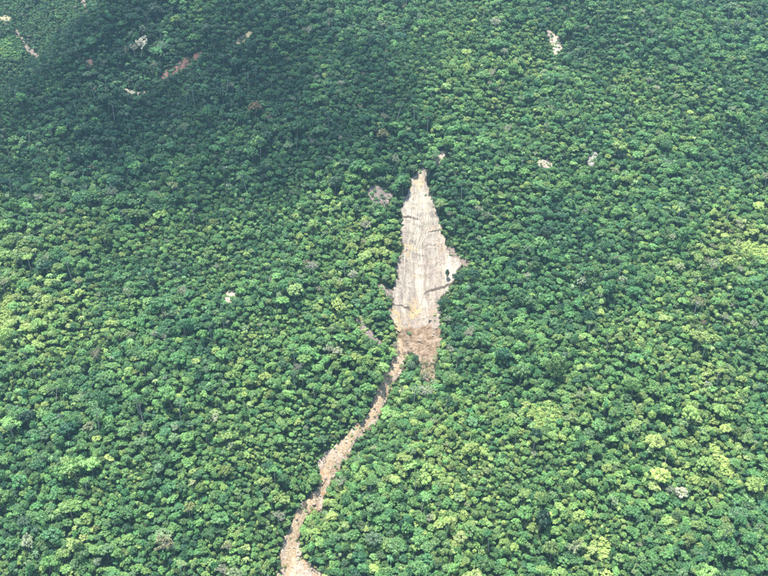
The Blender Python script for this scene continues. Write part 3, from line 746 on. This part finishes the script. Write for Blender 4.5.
def hits_bare(us, vs):
    return OPEN_MASK[np.clip((2 * (vs + 100)).astype(int), 0, 1559), np.clip((2 * (us + 100)).astype(int), 0, 1999)].any()
def any_ground(X, Y, polys):
    r = np.zeros(X.shape, bool)
    for g in polys:
        m = (X > g[:, 0].min()) & (X < g[:, 0].max()) & (Y > g[:, 1].min()) & (Y < g[:, 1].max())
        if m.any(): r[m] |= inside(X[m], Y[m], g)
    return r

def size_field(u, v, X, Y):
    s = 0.93 + 0.8 * fbm(X / 45, Y / 45, 201, 3)
    far = sstep(40, -40, (u - 20) * 0.72 + (v - 112) * 0.69)       # behind the spur: young low forest
    s = s * (1 - 0.42 * far)
    return s
def hue_light_field(u, v, X, Y):  # leaf hue, with lit and shaded parts of the slope painted in
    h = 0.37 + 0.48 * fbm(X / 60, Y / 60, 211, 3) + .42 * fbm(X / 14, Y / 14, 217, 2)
    h += 0.16 * sstep(120, 330, v) - 0.20 * sstep(430, 330, u) * sstep(210, 120, v)  # upper left lowered: cloud shade put into the leaf hue as well
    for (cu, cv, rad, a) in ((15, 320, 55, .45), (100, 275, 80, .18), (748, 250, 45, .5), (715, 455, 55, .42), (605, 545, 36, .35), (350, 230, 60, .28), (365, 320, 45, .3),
                             (470, 60, 80, .28), (600, 70, 100, .22), (545, 412, 40, .2), (690, 330, 60, .25), (320, 530, 40, .2), (200, 480, 120, .08), (410, 430, 50, .18), (480, 480, 60, .1), (40, 540, 60, .1), (490, 275, 55, -.26), (150, 275, 45, -.16), (500, 350, 40, -.12), (590, 250, 50, -.12), (375, 260, 40, .25), (110, 110, 90, -.1), (590, 8, 60, -.3), (620, 130, 120, .08), (660, 500, 60, .12)):  # grass and leaf tints; bank and hollow blobs paint sunlit and shaded slope
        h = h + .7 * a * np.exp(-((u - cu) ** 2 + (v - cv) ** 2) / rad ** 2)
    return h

def fill(step, rlo, rhi, prob, kinds, weights, occ_k, trees=True):
    X, Y = np.meshgrid(np.arange(-895, 895, step), np.arange(330, 1480, step))
    X = (X + rng.uniform(-.5, .5, X.shape) * step).ravel(); Y = (Y + rng.uniform(-.5, .5, Y.shape) * step).ravel()
    Z = H(X, Y); u, v = project(X, Y, Z)
    ok = (u > -110) & (u < 878) & (v > -70) & (v < 700) & (rng.random(X.shape) < prob)
    X, Y, Z, u, v = (a[ok] for a in (X, Y, Z, u, v))
    bare = any_ground(X, Y, BARE_G)
    clear = np.zeros(X.shape, bool)
    for p in CLEAR_PX: clear |= inside(u, v, p)
    sf = size_field(u, v, X, Y); hf = hue_light_field(u, v, X, Y)
    order = rng.permutation(len(X))
    for k in order:
        if bare[k] or clear[k]: continue
        x, y = X[k], Y[k]
        i, j = int(y - OY0), int(x - OX0)
        if not (0 <= i < 1300 and 0 <= j < 1800) or OCC[i, j]: continue
        R = rng.uniform(rlo, rhi) * sf[k]
        kd = kinds[rng.choice(len(kinds), p=weights)]; f = int(rng.choice(FI[kd])); fm = FORMS[f]
        s = R / fm['R']; zs = rng.uniform(.62, 1.02) * (1.15 if R < 3.2 else 1.0) * (1.6 if rng.random() < .05 else 1.0); zc = Z[k] + fm['zc'] * s * zs
        if kd in ('emergent', 'bare'): zs = rng.uniform(.85, 1.15)
        zc = Z[k] + fm['zc'] * s * zs
        # keep crowns clear of the bare ground they would stand in front of
        a = np.array((0, R * .5, -R * .5, 0, 0)); zz = np.array((0, 0, 0, R * .35, -(zc - Z[k]) * .6))
        uu, vv = project(x + a, y, zc + zz)
        if hits_bare(uu, vv): continue
        stamp(x, y, R * occ_k)
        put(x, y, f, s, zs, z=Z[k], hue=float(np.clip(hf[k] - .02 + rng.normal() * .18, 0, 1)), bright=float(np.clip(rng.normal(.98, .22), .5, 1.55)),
            grey=float(max(0, rng.normal(-.12, .16))), name={'palm': 'palm_tree', 'emergent': 'emergent_tree', 'bare': 'bare_tree'}.get(kd, 'broadleaf_tree'))
        if kd == 'bare': TREES[-1].update(grey=float(rng.uniform(.3, .8)), bright=float(rng.uniform(.9, 1.5)), brown=float(max(0, rng.normal(0, .3))))
K = ['round', 'tall', 'spreading', 'ragged', 'palm', 'emergent', 'bare']
fill(24, 5.6, 8.0, .34, K[:4], [.45, .1, .3, .15], .66)
fill(10, 3.9, 5.4, .55, K, [.40, .2, .2, .12, 0, .06, .02], .62)
fill(5.6, 2.6, 3.8, .85, K, [.37, .2, .18, .17, .05, .015, .015], .60)
fill(3.9, 1.6, 2.6, .9, K, [.38, .2, .18, .17, .07, 0, 0], .60)
print('trees', len(TREES))
for t in TREES:
    fm = FORMS[t['f']]
    t['zc'] = t['z'] + fm['zc'] * t['s'] * t['zs']; t['R'] = fm['R'] * t['s']
    t['u'], t['v'] = (float(q) for q in project(t['x'], t['y'], t['zc']))
    t['px'] = t['R'] * F / math.sqrt(t['x'] ** 2 + t['y'] ** 2 + (t['zc'] - CAM_Z) ** 2)
    if t['hue'] is None: t['hue'] = .4
    if t['bright'] is None: t['bright'] = 1.0

# ------------------------------------------------------------------ individuals: the ones that show largest, and the odd ones
inview = [t for t in TREES if 4 < t['u'] < 764 and 4 < t['v'] < 572]
chosen = [t for t in inview if t.get('special')]
rest = sorted([t for t in inview if not t.get('special') and t['name'] == 'broadleaf_tree'], key=lambda t: -t['px'])
n_broad = sum(1 for t in chosen if t['name'] == 'broadleaf_tree')
chosen += rest[:300 - n_broad]
for nm, cnt in (('palm_tree', 60), ('emergent_tree', 120), ('bare_tree', 80)):
    chosen += sorted([t for t in inview if t['name'] == nm and not t.get('special')], key=lambda t: -t['px'])[:cnt]

MARKS = [((290, 560), 'the stream mouth at the bottom edge'), ((318, 495), 'the narrow neck of the stream'), ((345, 445), 'the stream bend below centre'), ((378, 400), 'the straight upper stream'),
         ((428, 360), 'the brown debris fan'), ((455, 300), 'the right foot of the rock face'), ((388, 300), 'the left foot of the rock face'), ((395, 215), 'the upper left side of the rock face'),
         ((445, 215), 'the upper right side of the rock face'), ((380, 195), 'the greyish pink outcrop'), ((180, 66), 'the red soil slip'), ((243, 38), 'the cream bare streak'),
         ((555, 42), 'the pinkish rock streak by the top'), ((545, 164), 'the small pale upper right outcrop'), ((592, 160), 'the grey rock scarp'), ((228, 296), 'the whitish rock on the left'),
         ((755, 250), 'the yellow grass at the right edge'), ((720, 460), 'the yellowish strip lower right'), ((604, 548), 'the yellow green opening by the bottom'), ((545, 412), 'the light green grassy patch'),
         ((10, 320), 'the bright patch at the left edge'), ((22, 205), 'the tall pale trunked tree'), ((140, 40), 'the whitish bare tree'), ((255, 108), 'the brown crowned tree'),
         ((660, 474), 'the bright yellow round tree'), ((160, 541), 'the pinkish bare tree'), ((540, 518), 'the tall very dark tree'), ((27, 417), 'the very dark left edge tree'),
         ((5, 570), 'the bottom left corner'), ((763, 570), 'the bottom right corner'), ((763, 5), 'the top right corner'), ((5, 5), 'the top left corner'), ((384, 5), 'the middle of the top edge'),
         ((450, 570), 'the bottom edge below the debris fan'), ((697, 300), 'the brownish bare tree'), ((580, 281), 'the silvery grey tree'), ((100, 480), 'the lower left forest centre'),
         ((200, 400), 'the left forest centre'), ((110, 160), 'the upper left forest centre'), ((620, 400), 'the right forest centre'), ((470, 450), 'the forest centre below the debris fan'), ((763, 380), 'the middle of the right edge')]
SHAPE = {'round': 'domed', 'tall': 'narrow crowned', 'spreading': 'wide crowned', 'ragged': 'ragged', 'palm': 'feathery', 'emergent': 'flat topped emergent', 'bare': 'nearly bare'}
def hue_word(t):
    if t['grey'] > .2: return 'greyish green'
    k = t['hue'] + .35 * (t['bright'] - 1)
    return 'dark green' if k < .25 else 'mid green' if k < .5 else 'light green' if k < .75 else 'yellow green'
ORD = ['', 'second ', 'third ', 'fourth ', 'fifth ', 'sixth ', 'seventh ', 'eighth ', 'ninth ', 'tenth ', 'eleventh ', 'twelfth ', 'thirteenth ']
buck = {}
for t in chosen:
    if t['label']: continue
    d = [((t['u'] - m[0][0]) ** 2 + (t['v'] - m[0][1]) ** 2, m[1]) for m in MARKS]; dm, mk = min(d)
    fmk = FORMS[t['f']]['kind']
    desc = ('large ' if t['px'] > 6.8 else '') + hue_word(t) + ' ' + SHAPE[fmk] + (' palm' if fmk == 'palm' else ' tree')
    buck.setdefault((desc, mk), []).append((dm, id(t), t))
for (desc, mk), lst in buck.items():
    lst.sort(key=lambda q: q[:2])
    for k, (_, _, t) in enumerate(lst):
        t['label'] = f'{desc} {ORD[min(k, 12)]}nearest {mk}' if k else f'{desc} nearest {mk}'
        t['label'] = t['label'].replace('  ', ' ')
GROUP = {'broadleaf_tree': 'broadleaf trees of the hillside forest', 'palm_tree': 'palms in the forest', 'emergent_tree': 'emergent trees above the canopy', 'bare_tree': 'bare trees in the forest'}
ids = set()
for t in chosen:
    fm = FORMS[t['f']]; ids.add(id(t))
    tint = (t['hue'], t['bright'], t['grey'], t['brown'])
    if fm['kind'] == 'bush':
        o = add(t['name'], fm['crown_me'], label=t['label'], category=t['cat']); o['tint'] = tint
        o.location = (t['x'], t['y'], t['z'] + .4); o.scale = (t['s'],) * 3; continue
    root = bpy.data.objects.new(t['name'], None); COL.objects.link(root)
    root.empty_display_size = 0.5
    root.location = (t['x'], t['y'], t['z']); root.rotation_euler = (t['tx'], t['ty'], t['rot']); root.scale = (t['s'] * t['ex'], t['s'] / t['ex'], t['s'] * t['zs'])
    root['label'] = t['label']; root['category'] = t['cat']
    if t['name'] in GROUP: root['group'] = GROUP[t['name']]
    c = add('crown', fm['crown_me'], root); c['tint'] = tint
    add('trunk', fm['trunk_me'], root)

# ------------------------------------------------------------------ the rest of the forest and the undergrowth: masses
def instancer(name, protos, pts, idx, rot, scl, tint, kind):
    pc = bpy.data.collections.new(name + '_forms')
    for k, me in enumerate(protos):
        pc.objects.link(bpy.data.objects.new('%s_form_%02d' % (name, k), me))
    me = bpy.data.meshes.new(name); n = len(pts)
    me.vertices.add(n); me.vertices.foreach_set('co', np.asarray(pts, np.float32).ravel())
    for nm, tp, key, val in (('idx', 'INT', 'value', idx), ('rot', 'FLOAT_VECTOR', 'vector', rot), ('scl', 'FLOAT_VECTOR', 'vector', scl), ('tint', 'FLOAT_COLOR', 'color', tint)):
        a = me.attributes.new(nm, tp, 'POINT'); a.data.foreach_set(key, np.asarray(val, np.int32 if tp == 'INT' else np.float32).ravel())
    o = add(name, me, kind=kind)
    g = bpy.data.node_groups.new(name + '_scatter', 'GeometryNodeTree')
    g.interface.new_socket('Geometry', in_out='INPUT', socket_type='NodeSocketGeometry'); g.interface.new_socket('Geometry', in_out='OUTPUT', socket_type='NodeSocketGeometry')
    gi = g.nodes.new('NodeGroupInput'); go = g.nodes.new('NodeGroupOutput'); ip = g.nodes.new('GeometryNodeInstanceOnPoints')
    ci = g.nodes.new('GeometryNodeCollectionInfo'); ci.inputs['Collection'].default_value = pc
    ci.inputs['Separate Children'].default_value = True; ci.inputs['Reset Children'].default_value = True
    ip.inputs['Pick Instance'].default_value = True
    def named(nm, tp):
        q = g.nodes.new('GeometryNodeInputNamedAttribute'); q.data_type = tp; q.inputs['Name'].default_value = nm; return q.outputs['Attribute']
    e2r = g.nodes.new('FunctionNodeEulerToRotation')
    L = g.links.new
    L(gi.outputs[0], ip.inputs['Points']); L(ci.outputs[0], ip.inputs['Instance']); L(named('idx', 'INT'), ip.inputs['Instance Index'])
    L(named('rot', 'FLOAT_VECTOR'), e2r.inputs[0]); L(e2r.outputs[0], ip.inputs['Rotation']); L(named('scl', 'FLOAT_VECTOR'), ip.inputs['Scale'])
    L(ip.outputs[0], go.inputs[0])
    md = o.modifiers.new('scatter', 'NODES'); md.node_group = g
    return o

mass = [t for t in TREES if id(t) not in ids]
n = len(mass)
o = instancer('forest', [f['joint_me'] for f in FORMS[:BUSH0]], [(t['x'], t['y'], t['z']) for t in mass], [t['f'] for t in mass],
          [(t['tx'], t['ty'], t['rot']) for t in mass], [(t['s'] * t['ex'], t['s'] / t['ex'], t['s'] * t['zs']) for t in mass], [(t['hue'], t['bright'], t['grey'], t['brown']) for t in mass], 'stuff')
o['label'] = 'dense green broadleaf forest covering the whole hillside'; o['category'] = 'forest'

# undergrowth: bushes everywhere under and between the trees, thick along the edges of the bare ground
step = 2.9
bush_extra = []
X, Y = np.meshgrid(np.arange(-895, 895, step), np.arange(330, 1480, step))
X = (X + rng.uniform(-.6, .6, X.shape) * step).ravel(); Y = (Y + rng.uniform(-.6, .6, Y.shape) * step).ravel()
Z = H(X, Y); u, v = project(X, Y, Z)
X2, Y2 = np.meshgrid(np.arange(-700, 700, 1.3), np.arange(380, 1250, 1.3)); X2 = (X2 + rng.uniform(-.6, .6, X2.shape)).ravel(); Y2 = (Y2 + rng.uniform(-.6, .6, Y2.shape)).ravel()
Z2 = H0(X2, Y2) * 0
cbox = np.zeros(X2.shape, bool)
for p in CLEAR_PX:
    g = to_ground(p); cbox |= (X2 > g[:, 0].min() - 2) & (X2 < g[:, 0].max() + 2) & (Y2 > g[:, 1].min() - 2) & (Y2 < g[:, 1].max() + 2)
X2, Y2 = X2[cbox], Y2[cbox]; Z2 = H(X2, Y2); u2, v2 = project(X2, Y2, Z2)
small = np.concatenate([np.zeros(X.shape, bool), np.ones(X2.shape, bool)])
X, Y, Z, u, v = (np.concatenate(q) for q in ((X, X2), (Y, Y2), (Z, Z2), (u, u2), (v, v2)))
clear = np.zeros(X.shape)
for p, (_, a) in zip(CLEAR_PX, CLEARINGS): clear = np.maximum(clear, a * inside(u + 3 * fbm(X / 5, Y / 5, 5, 2), v + 3 * fbm(X / 5, Y / 5, 6, 2), p))
free = ~OCC[np.clip((Y - OY0).astype(int), 0, 1299), np.clip((X - OX0).astype(int), 0, 1799)]
ok = (u > -90) & (u < 858) & (v > -50) & (v < 660) & np.where(small, clear > 0, free | (rng.random(X.shape) < .12))
fan_low = any_ground(X, Y, [FAN_G]) & (v > 359 + 10 * fbm(X / 5, Y / 5, 77, 2)) & (rng.random(X.shape) < .75)
ok &= fan_low | ~any_ground(X + rng.normal(size=X.shape) * 3.0, Y + rng.normal(size=X.shape) * 3.0, BARE_G[:4])
inpatch = any_ground(X, Y, BARE_G[4:])
ok &= ~(inpatch & (rng.random(X.shape) > .5))
X, Y, Z, u, v, clear, small, fan_low = (a[ok] for a in (X, Y, Z, u, v, clear, small, fan_low))
hf = hue_light_field(u, v, X, Y); n = len(X)
sc = rng.uniform(.55, 1.15, n) * np.where(small, .5, 1.0)
# low growth only where a taller bush would hide the bare ground
dist = np.full(n, 99.0)
for g in (FACE_G, FAN_G, BED_G, UPPER_G):
    for q in g: dist = np.minimum(dist, np.hypot(X - q[0], Y - q[1]))
sc = sc * np.where(fan_low, 1.0, np.where(dist < 5, .75, 1.0))
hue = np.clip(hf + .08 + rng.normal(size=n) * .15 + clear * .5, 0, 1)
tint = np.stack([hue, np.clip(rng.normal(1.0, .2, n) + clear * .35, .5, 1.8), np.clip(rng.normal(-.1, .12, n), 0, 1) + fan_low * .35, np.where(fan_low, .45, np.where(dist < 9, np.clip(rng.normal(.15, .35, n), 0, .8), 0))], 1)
o = instancer('undergrowth', [f['joint_me'] for f in FORMS[BUSH0:]], np.stack([X, Y, Z - .15], 1), rng.integers(0, 4, n), np.stack([rng.normal(size=n) * .2, rng.normal(size=n) * .2, rng.uniform(0, 6.28, n)], 1),
          np.stack([sc, sc, sc * rng.uniform(.7, 1.2, n)], 1), tint, 'stuff')
o['label'] = 'low bushes and grassy growth between the forest trees'; o['category'] = 'undergrowth'
print('bushes', n)

# loose stones on the fan, the stream bed and below the ledges
P = []
for poly, cnt, lift in ((FAN, 900, .5), (BED, 2200, .4)):
    for p in scatter_in(poly, cnt, rs): P.append((p[0], p[1], lift))
P = np.array(P); X, Y = unproject(P[:, 0], P[:, 1], H); n = len(X); sc = rs.uniform(.12, .45, n) * rs.choice([1, 1, 1, 1.6], n)
o = instancer('gravel', STONES, np.stack([X, Y, H(X, Y) + P[:, 2]], 1), rs.integers(0, 6, n), rs.uniform(0, 6.28, (n, 3)), np.stack([sc] * 3, 1), np.ones((n, 4)), 'stuff')
o['label'] = 'loose stones covering the debris fan and stream bed'; o['category'] = 'gravel'

# ------------------------------------------------------------------ clouds over the hill, and the haze
def cloud(centre, size, seed, density):
    import bmesh
    r = np.random.default_rng(seed); bm = bmesh.new()
    from mathutils import Matrix
    for k in range(90):
        t = r.uniform(0, 6.283); q = math.sqrt(r.random())
        p = np.array((size[0] * q * math.cos(t), size[1] * q * math.sin(t), r.uniform(-.2, .5) * size[2] * (1 - q * .6)))
        rad = size[2] * r.uniform(.45, .95) * (1.05 - .6 * q)
        bmesh.ops.create_icosphere(bm, subdivisions=2, radius=rad, matrix=Matrix.Translation(Vector(p)))
    me = bpy.data.meshes.new('cloud'); bm.to_mesh(me); bm.free()
    o = add('cloud', me, kind='structure'); o.location = centre
    md = o.modifiers.new('union', 'REMESH'); md.mode = 'VOXEL'; md.voxel_size = 9.0
    m = bpy.data.materials.new('cloud'); m.use_nodes = True; nt = m.node_tree; nt.nodes.clear()
    out = nt.nodes.new('ShaderNodeOutputMaterial'); pv = nt.nodes.new('ShaderNodeVolumePrincipled')
    pv.inputs['Color'].default_value = (.97, .97, .97, 1); pv.inputs['Density'].default_value = density
    nt.links.new(pv.outputs[0], out.inputs['Volume']); me.materials.append(m)
    return o
def cloud_over(u, v, zc):
    x, y = unproject(u, v, H); x, y = float(x[0]), float(y[0]); z = float(H(np.array(x), np.array(y)))
    t = (zc - z) / SUN[2]; return (x + SUN[0] * t, y + SUN[1] * t, zc)
cloud(cloud_over(170, 92, 1000), (330, 175, 75), 3, .0095)
cloud(cloud_over(70, 205, 1000), (150, 70, 45), 4, .006)

hz = bpy.data.materials.new('haze'); hz.use_nodes = True; nt = hz.node_tree; nt.nodes.clear()
out = nt.nodes.new('ShaderNodeOutputMaterial'); pv = nt.nodes.new('ShaderNodeVolumePrincipled')
pv.inputs['Color'].default_value = (.40, .74, .98, 1); pv.inputs['Density'].default_value = .00008; pv.inputs['Anisotropy'].default_value = 0.2
nt.links.new(pv.outputs[0], out.inputs['Volume'])
zlo, zhi = float(gz.min()) - 2.0, max(CAM_Z, float(gz.max()) + 30) + 25
x0, x1, y0, y1 = TX[0] - 20, TX[-1] + 20, TY[0] - 20, TY[-1] + 20
V = [(x, y, z) for z in (zlo, zhi) for y in (y0, y1) for x in (x0, x1)]
Fq = np.array([(0, 2, 3, 1), (4, 5, 7, 6), (0, 1, 5, 4), (2, 6, 7, 3), (0, 4, 6, 2), (1, 3, 7, 5)])
add('haze', mesh_np('haze', V, Fq, hz), kind='stuff')
print('zrange', zlo, zhi)
